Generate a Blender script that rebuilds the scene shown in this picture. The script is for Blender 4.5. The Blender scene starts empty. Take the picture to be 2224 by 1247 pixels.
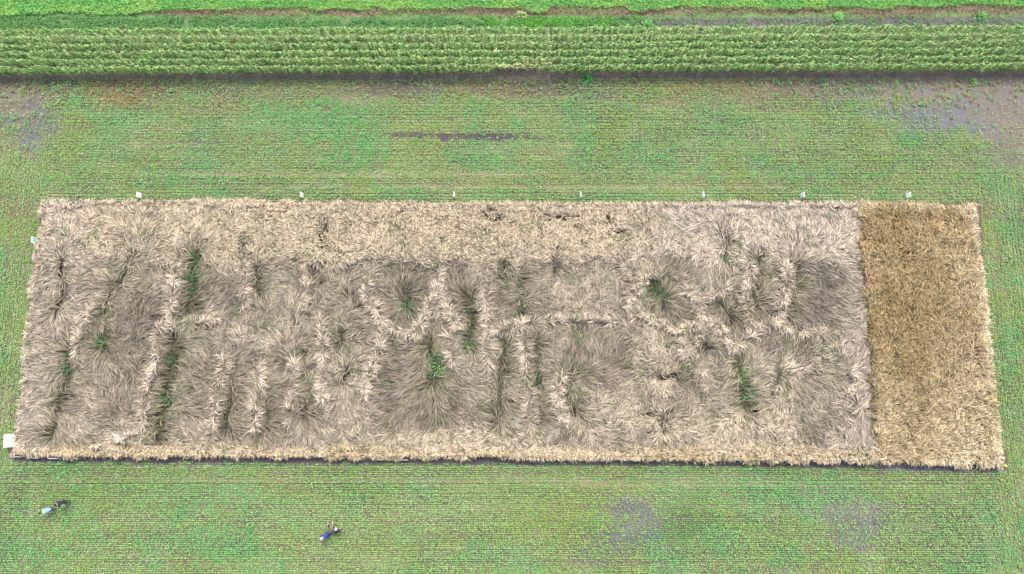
import bpy, bmesh, math, random
import numpy as np
from mathutils import Vector, Matrix

R = math.radians
random.seed(7)
RNG = np.random.default_rng(11)
scene = bpy.context.scene
COL = scene.collection

# ------------------------------------------------------------------ camera
CAM_H = 60.0
TILT = 9.0                      # degrees away from straight down, towards +Y
F = 1483.0                      # focal length in photograph pixels (24 mm)
cd = bpy.data.cameras.new('camera'); cam = bpy.data.objects.new('camera', cd); COL.objects.link(cam)
cam.location = (0, 0, CAM_H); cam.rotation_euler = (R(TILT), 0, 0)
cd.sensor_width = 36; cd.lens = F/2224*36; cd.clip_end = 3000; cd.clip_start = 0.5
scene.camera = cam

# ------------------------------------------------------------------ sky and sun (bright overcast)
SUN_EL, SUN_AZ = 57, 12         # azimuth clockwise from +Y
w = bpy.data.worlds.new("World"); scene.world = w; w.use_nodes = True
nt = w.node_tree; nt.nodes.clear()
sky = nt.nodes.new('ShaderNodeTexSky'); sky.sky_type = 'NISHITA'; sky.sun_disc = False
sky.sun_elevation = R(SUN_EL); sky.sun_rotation = R(SUN_AZ); sky.air_density = 1.0; sky.dust_density = 6.0; sky.ozone_density = 0.4
bg = nt.nodes.new('ShaderNodeBackground'); bg.inputs[1].default_value = 0.13
wo = nt.nodes.new('ShaderNodeOutputWorld')
nt.links.new(sky.outputs[0], bg.inputs[0]); nt.links.new(bg.outputs[0], wo.inputs[0])
sd = bpy.data.lights.new('sun', 'SUN'); sun = bpy.data.objects.new('sun', sd); COL.objects.link(sun)
sd.energy = 1.25; sd.angle = R(16); sd.color = (1.0, 0.96, 0.90)
dv = Vector((math.sin(R(SUN_AZ))*math.cos(R(SUN_EL)), math.cos(R(SUN_AZ))*math.cos(R(SUN_EL)), math.sin(R(SUN_EL))))
sun.rotation_euler = dv.to_track_quat('Z', 'Y').to_euler()
scene.view_settings.view_transform = 'Standard'; scene.view_settings.look = 'None'
scene.view_settings.exposure = 1.05; scene.view_settings.gamma = 1.0
scene.cycles.max_bounces = 5; scene.cycles.diffuse_bounces = 3; scene.cycles.transmission_bounces = 2

# ------------------------------------------------------------------ projection between photograph and ground
ct, st = math.cos(R(TILT)), math.sin(R(TILT))
def unp(x, y, z=0.0):
    a = (np.asarray(x, float)-1112)/F; b = -(np.asarray(y, float)-623.5)/F
    dx, dy, dz = a, b*ct+st, b*st-ct
    k = (z-CAM_H)/dz
    return dx*k, dy*k
def proj(X, Y, Z=0.0):
    zz = Z-CAM_H
    dep = Y*st-zz*ct; up = Y*ct+zz*st
    return 1112+F*X/dep, 623.5-F*up/dep

# ------------------------------------------------------------------ noise and masks (numpy)
_tab = np.random.default_rng(5).random((16, 512, 512)).astype(np.float32)
def vn(x, y, s, seed=0):
    t = _tab[seed % 16]
    x = np.asarray(x)/s+seed*17.3+1000; y = np.asarray(y)/s+seed*31.7+1000
    ix = np.floor(x).astype(np.int64); iy = np.floor(y).astype(np.int64)
    fx = x-ix; fy = y-iy; fx = fx*fx*(3-2*fx); fy = fy*fy*(3-2*fy)
    a = t[ix & 511, iy & 511]; b = t[(ix+1) & 511, iy & 511]; c = t[ix & 511, (iy+1) & 511]; d = t[(ix+1) & 511, (iy+1) & 511]
    return (a*(1-fx)+b*fx)*(1-fy)+(c*(1-fx)+d*fx)*fy
def fbm(x, y, s, seed=0, o=3):
    r = 0; am = 1; tot = 0
    for i in range(o):
        r = r+am*vn(x, y, s/2**i, seed+i); tot += am; am *= 0.55
    return r/tot
def ss(a, b, v):
    t = np.clip((v-a)/(b-a), 0, 1); return t*t*(3-2*t)
def blob(u, v, cx, cy, rx, ry, e=0.45):
    n = (fbm(u, v, 26, 3)-0.5)*0.9+(vn(u, v, 9, 9)-.5)*.45
    d = np.sqrt(((u-cx)/rx)**2+((v-cy)/ry)**2)+n
    return 1-ss(1-e, 1+e, d)
def lin(c, sat=0.82):
    c = np.asarray(c, float)/255.0; g = c.mean(); c = g+(c-g)*sat
    return np.where(c <= .04045, c/12.92, ((c+.055)/1.055)**2.4)
def dist_poly(u, v, pts):
    """distance to a polyline, and the nearest point on it"""
    best = np.full(np.shape(u), 1e9); bx = np.zeros_like(best); by = np.zeros_like(best)
    if len(pts) == 1: pts = [pts[0], (pts[0][0]+.5, pts[0][1]+.5)]
    for (x0, y0), (x1, y1) in zip(pts[:-1], pts[1:]):
        dx, dy = x1-x0, y1-y0
        t = np.clip(((u-x0)*dx+(v-y0)*dy)/(dx*dx+dy*dy), 0, 1)
        qx, qy = x0+t*dx, y0+t*dy; d = np.hypot(u-qx, v-qy)
        m = d < best; best = np.where(m, d, best); bx = np.where(m, qx, bx); by = np.where(m, qy, by)
    return best, bx, by

# ------------------------------------------------------------------ mesh and material helpers
def tag(o, label=None, cat=None, group=None, kind=None):
    if label: o['label'] = label
    if cat: o['category'] = cat
    if group: o['group'] = group
    if kind: o['kind'] = kind
    return o
def np_mesh(name, V, Fq, C=None, mat=None):
    """V (n,3), Fq (m,4) or (m,3) faces, C (n,4) point colours"""
    me = bpy.data.meshes.new(name); V = np.ascontiguousarray(V, np.float32); Fq = np.ascontiguousarray(Fq, np.int32)
    k = Fq.shape[1]
    me.vertices.add(len(V)); me.vertices.foreach_set('co', V.ravel())
    me.loops.add(Fq.size); me.loops.foreach_set('vertex_index', Fq.ravel())
    me.polygons.add(len(Fq)); me.polygons.foreach_set('loop_start', np.arange(0, Fq.size, k, dtype=np.int32))
    me.polygons.foreach_set('loop_total', np.full(len(Fq), k, np.int32))
    if C is not None:
        a = me.color_attributes.new('col', 'FLOAT_COLOR', 'POINT')
        if C.shape[1] == 3: C = np.concatenate([C, np.zeros((len(C), 1))], 1)
        a.data.foreach_set('color', np.ascontiguousarray(C, np.float32).ravel())
    me.update(calc_edges=True)
    if mat: me.materials.append(mat)
    return me
def np_obj(name, V, Fq, C, mat, parent=None):
    o = bpy.data.objects.new(name, np_mesh(name, V, Fq, C, mat)); COL.objects.link(o); o.parent = parent
    return o
def new_mat(name):
    m = bpy.data.materials.new(name); m.use_nodes = True
    n = m.node_tree; b = n.nodes['Principled BSDF']
    return m, n, b
def leaf_mat(name, transl=0.2, rough=0.7, var=0.0, spec=0.25):
    m, n, b = new_mat(name)
    at = n.nodes.new('ShaderNodeAttribute'); at.attribute_name = 'col'
    colour = at.outputs['Color']
    if var:
        oi = n.nodes.new('ShaderNodeObjectInfo'); hs = n.nodes.new('ShaderNodeHueSaturation')
        mr = n.nodes.new('ShaderNodeMapRange'); mr.inputs[3].default_value = 1-var; mr.inputs[4].default_value = 1+var
        n.links.new(oi.outputs['Random'], mr.inputs[0]); n.links.new(mr.outputs[0], hs.inputs['Value']); n.links.new(colour, hs.inputs['Color'])
        colour = hs.outputs[0]
    n.links.new(colour, b.inputs['Base Color']); b.inputs['Roughness'].default_value = rough
    b.inputs['Specular IOR Level'].default_value = spec
    tr = n.nodes.new('ShaderNodeBsdfTranslucent'); n.links.new(colour, tr.inputs[0])
    mx = n.nodes.new('ShaderNodeMixShader'); mx.inputs[0].default_value = transl
    out = n.nodes['Material Output']
    n.links.new(b.outputs[0], mx.inputs[1]); n.links.new(tr.outputs[0], mx.inputs[2]); n.links.new(mx.outputs[0], out.inputs[0])
    return m
def plain_mat(name, c, rough=0.6, noise=0.08, spec=0.3):
    m, n, b = new_mat(name)
    nz = n.nodes.new('ShaderNodeTexNoise'); nz.inputs['Scale'].default_value = 9
    tc = n.nodes.new('ShaderNodeTexCoord'); n.links.new(tc.outputs['Object'], nz.inputs['Vector'])
    mr = n.nodes.new('ShaderNodeMapRange'); mr.inputs[3].default_value = 1-noise; mr.inputs[4].default_value = 1+noise
    hs = n.nodes.new('ShaderNodeHueSaturation'); hs.inputs['Color'].default_value = (*lin(c), 1)
    n.links.new(nz.outputs[0], mr.inputs[0]); n.links.new(mr.outputs[0], hs.inputs['Value'])
    n.links.new(hs.outputs[0], b.inputs['Base Color']); b.inputs['Roughness'].default_value = rough
    b.inputs['Specular IOR Level'].default_value = spec
    return m
M_STRAW = leaf_mat('straw', 0.12, 0.75, spec=0.15)
M_LEAF = leaf_mat('small_leaves', 0.2, 0.7)
M_MAIZE = leaf_mat('maize_leaves', 0.12, 0.48, var=0.15, spec=0.4)
M_WEED = leaf_mat('weed_leaves', 0.25, 0.6)

# ------------------------------------------------------------------ plot outline (photograph coordinates of the canopy edge)
LEFT = [(93, 432), (80, 520), (68, 600), (58, 700), (47, 800), (38, 900), (26, 996)]
RIGHT = [(2113, 437), (2130, 550), (2141, 650), (2151, 750), (2162, 850), (2170, 950), (2178, 1018)]
TOP = [(93, 434), (500, 434), (1000, 438), (1500, 439), (1900, 437), (2113, 441)]
BOT = [(26, 993), (300, 998), (700, 998), (1000, 1000), (1300, 1002), (1600, 1006), (1850, 1010), (2178, 1018)]
GOLD = [(1856, 430), (1866, 520), (1874, 600), (1880, 700), (1888, 800), (1893, 900), (1898, 1020)]
def xat(line, v): return np.interp(v, [p[1] for p in line], [p[0] for p in line])
def yat(line, u): return np.interp(u, [p[0] for p in line], [p[1] for p in line])
def edge_dist(u, v):            # positive inside the plot, in photograph pixels
    return np.minimum(np.minimum(u-xat(LEFT, v), xat(RIGHT, v)-u), np.minimum(v-yat(TOP, u), yat(BOT, u)-v))

# ------------------------------------------------------------------ density / colour maps of the drilled seedling fields
def field_density(u, v):
    n = fbm(u, v*1.6, 60, 1); n2 = fbm(u*0.45, v*2.2, 26, 6)
    D = 1.15+(n-0.5)*0.5+(n2-0.5)*0.6
    up = 1-ss(192, 226, v+(fbm(u, v, 70, 4)-.5)*60)
    D = D*(1-0.62*up*(v < 420))
    for cx, cy, rx, ry, k in [(2150, 195, 190, 34, .97), (2160, 245, 130, 48, .95), (2215, 320, 70, 60, .8), (1900, 192, 230, 26, .7),
                              (1950, 238, 110, 16, .6), (2020, 262, 90, 26, .7), (20, 208, 85, 48, .85), (75, 270, 55, 52, .8), (15, 300, 60, 40, .5), (960, 195, 110, 22, .6), (870, 185, 90, 20, .5),
                              (760, 205, 90, 14, .4), (1480, 222, 110, 18, .5), (1180, 190, 70, 22, .45), (1150, 205, 40, 50, .35), (1700, 215, 120, 26, .5), (480, 200, 80, 14, .4), (1560, 262, 60, 14, .35),
                              (1060, 299, 115, 11, .97), (905, 295, 70, 7, .9), (1160, 305, 60, 4, .6), (390, 309, 80, 5, .5), (1370, 1098, 50, 22, .75), (1385, 1140, 64, 40, .7),
                              (1380, 1185, 60, 22, .5), (1310, 1170, 40, 16, .5), (1850, 1110, 84, 32, .65), (1860, 1160, 74, 44, .6), (1650, 1238, 170, 12, .55), (1330, 1222, 130, 7, .7),
                              (1160, 406, 620, 4, .6), (760, 378, 560, 4, .5), (1500, 330, 500, 3, .4), (500, 345, 420, 3, .4), (700, 1043, 560, 4, .5), (1500, 1052, 500, 4, .4), (60, 560, 30, 120, .35), (25, 880, 26, 60, .6), (2165, 560, 20, 60, .45), (1300, 1045, 100, 10, .35), (2130, 420, 60, 14, .4), (2080, 360, 90, 40, .3)]:
        D = D*(1-k*blob(u, v, cx, cy, rx, ry))
    # bare strip hugging the lower edge of the wheat and the foot of the maize
    be = v-yat(BOT, u)
    D = D*np.where((be < 13) & (be > -40) & (u > 20) & (u < 2184), ss(4, 12, be+(vn(u, v, 22, 2)-.5)*7), 1)
    te = yat(TOP, u)-v
    D = D*np.where((te < 5) & (te > -40), .5, 1)
    mz = 163-0.0025*(u-1112)
    D = D*ss(0, 15, v-mz+(fbm(u, v, 45, 8)-.5)*20)
    return np.clip(D, 0, 1)
GREENS = {'base': lin((142, 192, 100)), 'yellow': lin((146, 190, 78)), 'mint': lin((112, 198, 106)), 'deep': lin((98, 164, 66)), 'amber': lin((172, 156, 88)), 'pale': lin((162, 198, 126))}
def field_colour(u, v):
    n = u.size; c = np.tile(GREENS['base'], (n, 1))
    def mix(c, k, name): return c*(1-k[:, None])+GREENS[name]*k[:, None]
    c = mix(c, ss(.5, .72, fbm(u, v, 110, 2))*.7, 'yellow')
    c = mix(c, ss(.5, .68, fbm(u, v, 55, 7))*.75, 'mint')
    c = mix(c, ss(.52, .7, fbm(u, v*1.5, 34, 12))*.55, 'pale')
    for cx, cy, rx, ry, name, k in [(300, 200, 95, 30, 'amber', .95), (420, 230, 110, 24, 'amber', .4), (1250, 1130, 150, 60, 'yellow', .8), (1480, 1130, 60, 60, 'deep', .5),
                                    (700, 260, 120, 50, 'mint', .9), (760, 335, 70, 40, 'mint', .8), (380, 215, 60, 20, 'mint', .4), (1160, 395, 300, 14, 'amber', .35), (1650, 400, 250, 12, 'amber', .3),
                                    (480, 1180, 90, 40, 'mint', .8), (420, 1070, 160, 40, 'mint', .55), (150, 1040, 150, 40, 'deep', .35), (60, 1200, 120, 40, 'mint', .6),
                                    (850, 1110, 260, 40, 'pale', .4), (1650, 1060, 200, 40, 'mint', .6), (1600, 190, 200, 26, 'amber', .4), (1100, 190, 140, 22, 'amber', .45),
                                    (140, 300, 60, 60, 'yellow', .6), (1320, 390, 140, 30, 'base', .6)]:
        c = mix(c, blob(u, v, cx, cy, rx, ry)*k, name)
    return c

# ------------------------------------------------------------------ ground sheet
def build_ground():
    xs = np.concatenate([np.linspace(-600, -64, 24), np.arange(-62, 62.01, 0.24), np.linspace(64, 600, 24)])
    ys = np.concatenate([np.linspace(-600, -24, 24), np.arange(-22, 47.01, 0.24), np.linspace(49, 900, 30)])
    X, Y = np.meshgrid(xs, ys); x, y = X.ravel(), Y.ravel()
    yc = np.clip(y, -40, 80); xc = np.clip(x, -80, 80)
    u, v = proj(xc, yc)
    soil = lin((84, 80, 72)); brown = lin((104, 94, 76)); tan = lin((150, 138, 112)); slate = lin((78, 86, 98)); pale = lin((112, 104, 99)); lime = lin((120, 190, 84)); deep = lin((88, 138, 76)); dead = lin((140, 116, 98))
    n = fbm(x, y, 5, 2); n2 = fbm(x*.3, y*1.6, 1.2, 5)
    c = soil+(brown-soil)*ss(.35, .65, n)[:, None]
    drilled = ((v > 205) | (v < -100))
    k = ss(.45, .75, n2)*drilled*.3
    side = (v > 330) & ((u < 108) | (u > 2128))
    k = np.where(side, ss(.45, .75, fbm(x*1.6, y*.3, 1.2, 5))*.3, k)
    c = c+(tan-c)*k[:, None]
    for cx, cy, rx, ry, col, kk in [(2150, 205, 210, 40, pale, .9), (2160, 260, 120, 40, pale, .7), (2215, 320, 80, 70, pale, .4), (30, 200, 70, 40, pale, .6), (1900, 200, 200, 20, pale, .4)]:
        c = c+(col-c)*(blob(u, v, cx, cy, rx, ry)*kk)[:, None]
    wet = np.zeros_like(u)
    for cx, cy, rx, ry, kk in [(2000, 243, 120, 20, .9), (2060, 272, 90, 26, .9), (80, 280, 50, 50, .9), (30, 260, 60, 16, .7), (1375, 1140, 90, 72, .7), (1320, 1190, 70, 30, .5), (1850, 1130, 110, 78, .65), (1990, 1018, 60, 6, 1)]:
        wet = np.maximum(wet, blob(u, v, cx, cy, rx, ry, .6)*kk*(.4+.6*ss(.38, .55, fbm(u, v, 12, 6))))
    be = v-yat(BOT, u); strip = (be > -14) & (be < 14) & (u > 22) & (u < 2182)
    c = np.where(strip[:, None], lin((98, 92, 92))*(1+.3*(n2-.5))[:, None], c)
    mzs = (v > 60) & (v < 176)
    c = np.where(mzs[:, None], lin((116, 104, 98)), c)
    c = c+(slate-c)*wet[:, None]
    tr = np.maximum.reduce([blob(u, v, 1160, 406, 620, 4), blob(u, v, 760, 378, 560, 4), blob(u, v, 700, 1043, 560, 4)*.7, blob(u, v, 1500, 1052, 500, 4)*.7]); c = c+(lin((160, 144, 116))-c)*tr[:, None]*.6
    fw = np.maximum(blob(u, v, 1060, 299, 115, 11), blob(u, v, 905, 295, 60, 5)); c = c+(lin((72, 66, 70))-c)*fw[:, None]
    # beyond the maize: track, dry verge, green field
    far = v < 64
    kk = ss(30, 60, v+(fbm(u, v, 60, 3)-.5)*14)
    cf = lime*(1-kk)[:, None]+(deep*.9)*kk[:, None]
    c = np.where(far[:, None], cf*.5+soil*.5, c)
    vg = np.exp(-((v-29+ss(300, 2000, u)*4-(fbm(u, v*2, 80, 4)-.5)*14)/8.)**2)*far*ss(200, 420, u); c = c+(lin((122, 108, 90))-c)*(vg*(.35+.65*ss(.4, .6, fbm(u, v, 70, 2))))[:, None]
    trk = ss(1250, 1420, u+(fbm(u, v, 80, 3)-.5)*150)*ss(36, 44, v-(u-1400)*-0.006)*far
    c = c+(lin((92, 87, 90))-c)*trk[:, None]
    out = (np.abs(x) > 63) | (y < -23)
    c = np.where(out[:, None], lin((130, 160, 105))*.75, c); c = np.where((y > 48)[:, None], lime*.8, c)
    z = (fbm(x, y, 3, 8)-.5)*.05-np.where(strip, .03, 0)
    nx, ny = len(xs), len(ys); i = np.arange(nx*ny).reshape(ny, nx)
    q = np.stack([i[:-1, :-1], i[:-1, 1:], i[1:, 1:], i[1:, :-1]], -1).reshape(-1, 4)
    m, nn, b = new_mat('soil')
    at = nn.nodes.new('ShaderNodeAttribute'); at.attribute_name = 'col'
    tc = nn.nodes.new('ShaderNodeTexCoord'); nz = nn.nodes.new('ShaderNodeTexNoise'); nz.inputs['Scale'].default_value = 2.6; nz.inputs['Detail'].default_value = 8; nz.inputs['Roughness'].default_value = .7
    nn.links.new(tc.outputs['Object'], nz.inputs['Vector'])
    mr = nn.nodes.new('ShaderNodeMapRange'); mr.inputs[1].default_value = .25; mr.inputs[2].default_value = .75; mr.inputs[3].default_value = .7; mr.inputs[4].default_value = 1.3
    hs = nn.nodes.new('ShaderNodeHueSaturation')
    nn.links.new(nz.outputs[0], mr.inputs[0]); nn.links.new(mr.outputs[0], hs.inputs['Value']); nn.links.new(at.outputs['Color'], hs.inputs['Color']); nn.links.new(hs.outputs[0], b.inputs['Base Color'])
    r = nn.nodes.new('ShaderNodeMapRange'); r.inputs[3].default_value = .95; r.inputs[4].default_value = .55
    nn.links.new(at.outputs['Alpha'], r.inputs[0]); nn.links.new(r.outputs[0], b.inputs['Roughness'])
    bp = nn.nodes.new('ShaderNodeBump'); bp.inputs['Distance'].default_value = .06; bp.inputs['Strength'].default_value = .6
    nn.links.new(nz.outputs[0], bp.inputs['Height']); nn.links.new(bp.outputs[0], b.inputs['Normal'])
    o = np_obj('ground', np.stack([x, y, z], 1), q, np.concatenate([np.clip(c, 0, 1), wet[:, None]], 1), m)
    tag(o, kind='structure'); o.data.shade_smooth()
build_ground()

# ------------------------------------------------------------------ small leaves: one bent quad pair each
def leaves(name, X, Y, Z, C, size, aspect, mat, tilt=0.5, ang=None):
    n = len(X)
    a = RNG.uniform(0, 2*np.pi, n) if ang is None else ang
    L = size*RNG.uniform(.65, 1.35, n); W = L*aspect
    dx, dy = np.cos(a), np.sin(a); px, py = -dy, dx
    t1 = RNG.normal(0, tilt, n); t2 = RNG.normal(0, tilt, n)
    P = np.zeros((n, 4, 3))
    for j, (s, q) in enumerate([(-.5, 0), (0, -.5), (.5, 0), (0, .5)]):
        P[:, j, 0] = X+dx*L*s+px*W*q; P[:, j, 1] = Y+dy*L*s+py*W*q; P[:, j, 2] = Z+L*s*t1+W*q*t2
    V = P.reshape(-1, 3); V[:, 2] = np.maximum(V[:, 2], .03)
    Fq = np.arange(4*n).reshape(-1, 4)
    return V, Fq, np.repeat(C, 4, 0)

def build_field(name, label, X0, X1, Y0, Y1, along, keep, thin=1.0):
    """drilled rows of seedlings: along='x' rows run across the picture, 'y' rows run away from the camera"""
    sp = 0.154
    if along == 'x': rows = np.arange(Y0, Y1, sp); L = X1-X0; A0 = X0
    else: rows = np.arange(X0, X1, sp); L = Y1-Y0; A0 = Y0
    per = int(L*42*thin)
    rr = np.repeat(rows+RNG.normal(0, .012, len(rows)), per); idx = np.repeat(np.arange(len(rows)), per)
    a = A0+RNG.random(len(rr))*L
    off = RNG.normal(0, .02, len(rr))+.16*(fbm(a, rr, 14, 7)-.5)+.03*(vn(a, rr, 9, 3)-.5)*2
    if along == 'x': X, Y = a, rr+off
    else: X, Y = rr+off, a
    u, v = proj(X, Y)
    m = keep(u, v, X, Y); X, Y, u, v, a, idx = X[m], Y[m], u[m], v[m], a[m], idx[m]
    D = field_density(u, v)
    rowvar = (np.random.default_rng(3).random(len(rows))**1.5)[idx]
    D = D*(1-.5*rowvar*ss(.35, .7, vn(a, idx*3.1, 7, 4)))
    # plants stand in short clumps along the row
    D = D*(.6+.6*ss(.3, .6, vn(a, idx*7.7, .33, 6)))
    r = RNG.random(len(X)); k = r < D
    straw = (~k) & (RNG.random(len(X)) < .12)
    Xs, Ys = X[straw], Y[straw]; us, vs = u[straw], v[straw]
    X, Y, u, v = X[k], Y[k], u[k], v[k]
    C = field_colour(u, v)*(1+RNG.normal(0, .16, len(X)))[:, None]
    C *= (1+RNG.normal(0, .05, (len(X), 3)))
    Z = RNG.uniform(.07, .2, len(X))
    V1, F1, C1 = leaves(name, X, Y, Z, C, .082, .8, M_LEAF, .4)
    nS = len(Xs); cs = np.tile(lin((186, 176, 134)), (nS, 1))*(1+RNG.normal(0, .15, nS))[:, None]
    am = ss(.5, .65, fbm(us, vs, 90, 13))[:, None]; cs = cs*(1-am)+lin((170, 140, 112))*am
    keepS = RNG.random(nS) < .06+.94*ss(.1, .6, field_density(us, vs))
    Xs, Ys, cs = Xs[keepS], Ys[keepS], cs[keepS]
    ang = RNG.normal(0, .5, len(Xs))+(0 if along == 'x' else np.pi/2)
    V2, F2, C2 = leaves(name, Xs, Ys+.05, np.full(len(Xs), .045), cs, .15, .22, M_LEAF, .05, ang)
    V = np.concatenate([V1, V2]); Fq = np.concatenate([F1, F2+len(V1)]); C = np.clip(np.concatenate([C1, C2]), 0.005, .95)
    o = np_obj(name, V, Fq, C, M_LEAF); tag(o, label, 'seedlings', kind='stuff')

PX0, PY0 = unp(26, 996); PX1, PY1 = unp(2178, 1018)
YTOP = float(unp(1112, 432)[1]); YFRONT = float(unp(1112, 166)[1]); YB = float(unp(1112, 1003)[1])
side_l = lambda u, v: (v > 262+(vn(u, v, 30, 3)-.5)*20) & (v < 1000) & (u < 106-(v-430)*.02)
side_r = lambda u, v: (u > 2126+(v-430)*.055) & (v > 385)
outplot = lambda u, v: edge_dist(u, v) < 3
build_field('seedling_rows', 'pale green drilled seedling rows between the maize and the wheat plot', -58, 58, YTOP-1.0, YFRONT, 'x',
            lambda u, v, X, Y: (v < 445) & outplot(u, v) & ~side_l(u, v) & ~side_r(u, v))
build_field('seedling_rows', 'pale green drilled seedling rows in front of the wheat plot where people stand', -58, 58, -17.5, YB+1.2, 'x',
            lambda u, v, X, Y: (v > 985) & outplot(u, v) & ~side_r(u, v) & ~((u < 106) & (v < 1000)))
build_field('seedling_rows', 'narrow headland of seedling rows running away beside the left end of the plot', -58, float(unp(110, 900)[0])+3, YB-1, YTOP+8, 'y',
            lambda u, v, X, Y: side_l(u, v) & outplot(u, v))
build_field('seedling_rows', 'narrow headland of seedling rows running away beside the right end of the plot', float(unp(2100, 1000)[0]), 58, -17.5, YTOP+3, 'y',
            lambda u, v, X, Y: side_r(u, v) & outplot(u, v))

# loose weeds: rosettes of larger leaves, thicker along the maize foot
def rosettes(cx, cy, rad, nl, C, size, h):
    n = len(cx); k = nl
    X = np.repeat(cx, k); Y = np.repeat(cy, k); rr = np.repeat(rad, k)
    a = RNG.uniform(0, 2*np.pi, n*k); r = np.sqrt(RNG.random(n*k))*rr
    X = X+np.cos(a)*r; Y = Y+np.sin(a)*r; Z = .08+np.repeat(h, k)*(1-(r/rr)**2)*RNG.uniform(.4, 1, n*k)
    CC = np.repeat(C, k, 0)*(1+RNG.normal(0, .18, n*k))[:, None]
    return leaves('', X, Y, Z, np.clip(CC, 0.005, .9), size, .6, None, .5, a+RNG.normal(0, .6, n*k))
def build_weeds():
    n = 34000
    X = RNG.uniform(-57, 57, n); Y = RNG.uniform(-17.5, YFRONT, n); u, v = proj(X, Y)
    p = np.zeros(n)+.02+ .5*ss(.55, .72, fbm(u, v, 50, 7))*ss(.45, .7, vn(u, v, 14, 11))
    up = (1-ss(185, 245, v))*.8; p = p+up*ss(.38, .56, fbm(u, v, 24, 10))
    for cx, cy, rx, ry, k in [(700, 255, 110, 40, .7), (770, 330, 60, 40, .6), (480, 1180, 80, 40, .6), (1060, 303, 130, 7, .6), (150, 1040, 120, 30, .3), (1930, 222, 110, 14, .8), (270, 240, 200, 30, .3),
                              (130, 190, 120, 20, .4), (420, 1120, 60, 30, .5), (60, 1190, 80, 30, .4), (2100, 250, 150, 60, .12), (60, 250, 80, 60, .15)]:
        p = p+blob(u, v, cx, cy, rx, ry)*k*.6
    p = np.where((edge_dist(u, v) > -6) | (v < 172), 0, p)
    k = RNG.random(n) < p; X, Y, u, v = X[k], Y[k], u[k], v[k]
    c = np.tile(lin((104, 176, 96)), (len(X), 1))
    t = RNG.random(len(X)); am = (v < 240) & (t < .62)
    c[am] = lin((150, 160, 88)); c[(v < 240) & (t < .18)] = lin((160, 136, 92)); c[t > .86] = lin((136, 192, 136))
    V, Fq, C = rosettes(X, Y, RNG.uniform(.08, .3, len(X)), 13, c, .11, np.full(len(X), .2))
    tag(np_obj('weeds', V, Fq, C, M_LEAF), 'scattered leafy weeds among the seedling rows and along the maize foot', 'weeds', kind='stuff')
build_weeds()

# ------------------------------------------------------------------ the far side of the maize
def build_far():
    def scatter(n, y0, y1):
        X = RNG.uniform(-62, 62, n); Y = RNG.uniform(y0, y1, n); return X, Y, *proj(X, Y)
    Ya = float(unp(1112, 66)[1])-1.0; Yb = float(unp(1112, -12)[1])
    # bright green field
    X, Y, u, v = scatter(230000, Ya, Yb+3)
    edge = 22+10*(1-ss(300, 700, u))-6*ss(1700, 2200, u)+(fbm(u, v*3, 60, 5)-.5)*26
    k = v < edge; X, Y, u, v = X[k], Y[k], u[k], v[k]
    c = np.tile(lin((112, 190, 88)), (len(X), 1)); y = ss(.45, .7, fbm(u, v*2, 60, 9)+.12*ss(12, 24, v))[:, None]*.7; c = c*(1-y)+lin((150, 204, 92))*y
    c *= (1+RNG.normal(0, .17, len(X)))[:, None]
    V, Fq, C = leaves('', X, Y, RNG.uniform(.2, .45, len(X)), np.clip(c, 0, .9), .15, .6, None, .5)
    tag(np_obj('crop_field', V, Fq, C, M_LEAF), 'bright lime green leafy crop along the far edge of the picture', 'crop', kind='stuff')
    # dry verge
    X, Y, u, v = scatter(90000, Ya, Yb)
    m = (fbm(u, v*2, 80, 4)-.5)
    d = np.exp(-((v-(28-ss(300, 2000, u)*4+m*14))/8.5)**2)*ss(200, 420, u+m*200)
    k = RNG.random(len(X)) < d*ss(.3, .5, fbm(u, v, 50, 11)+.12); X, Y, u, v = X[k], Y[k], u[k], v[k]
    c = np.tile(lin((160, 136, 110)), (len(X), 1))*(1+RNG.normal(0, .2, len(X)))[:, None]
    t = ss(.5, .65, fbm(u, v, 70, 1))[:, None]; c = c*(1-t)+lin((150, 156, 100))*t
    V, Fq, C = leaves('', X, Y, RNG.uniform(.1, .4, len(X)), np.clip(c, 0, .9), .2, .22, None, .6)
    tag(np_obj('dry_grass', V, Fq, C, M_LEAF), 'strip of dead brown grass between the lime crop and the dark green verge', 'grass', kind='stuff')
    # dark green low growth next to the maize
    X, Y, u, v = scatter(210000, Ya, Yb)
    d = ss(36, 43, v+m0(u, v))*(.95-.72*ss(1280, 1480, u+(fbm(u, v, 80, 3)-.5)*200))*ss(.28, .5, fbm(u, v*1.5, 22, 6)+.04*(u < 1300))
    k = (RNG.random(len(X)) < d) & (v < 70); X, Y, u, v = X[k], Y[k], u[k], v[k]
    c = np.tile(lin((100, 160, 84)), (len(X), 1)); g = blob(u, v, 1190, 48, 130, 14)[:, None]; c = c*(1-g)+lin((96, 176, 60))*g
    c *= (1+RNG.normal(0, .2, len(X)))[:, None]
    V, Fq, C = leaves('', X, Y, RNG.uniform(.08, .3, len(X)), np.clip(c, 0, .9), .13, .6, None, .5)
    tag(np_obj('grass', V, Fq, C, M_LEAF), 'low dark green grass on the strip just behind the maize', 'grass', kind='stuff')
def m0(u, v): return (fbm(u, v*2, 70, 2)-.5)*16
build_far()

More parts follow.
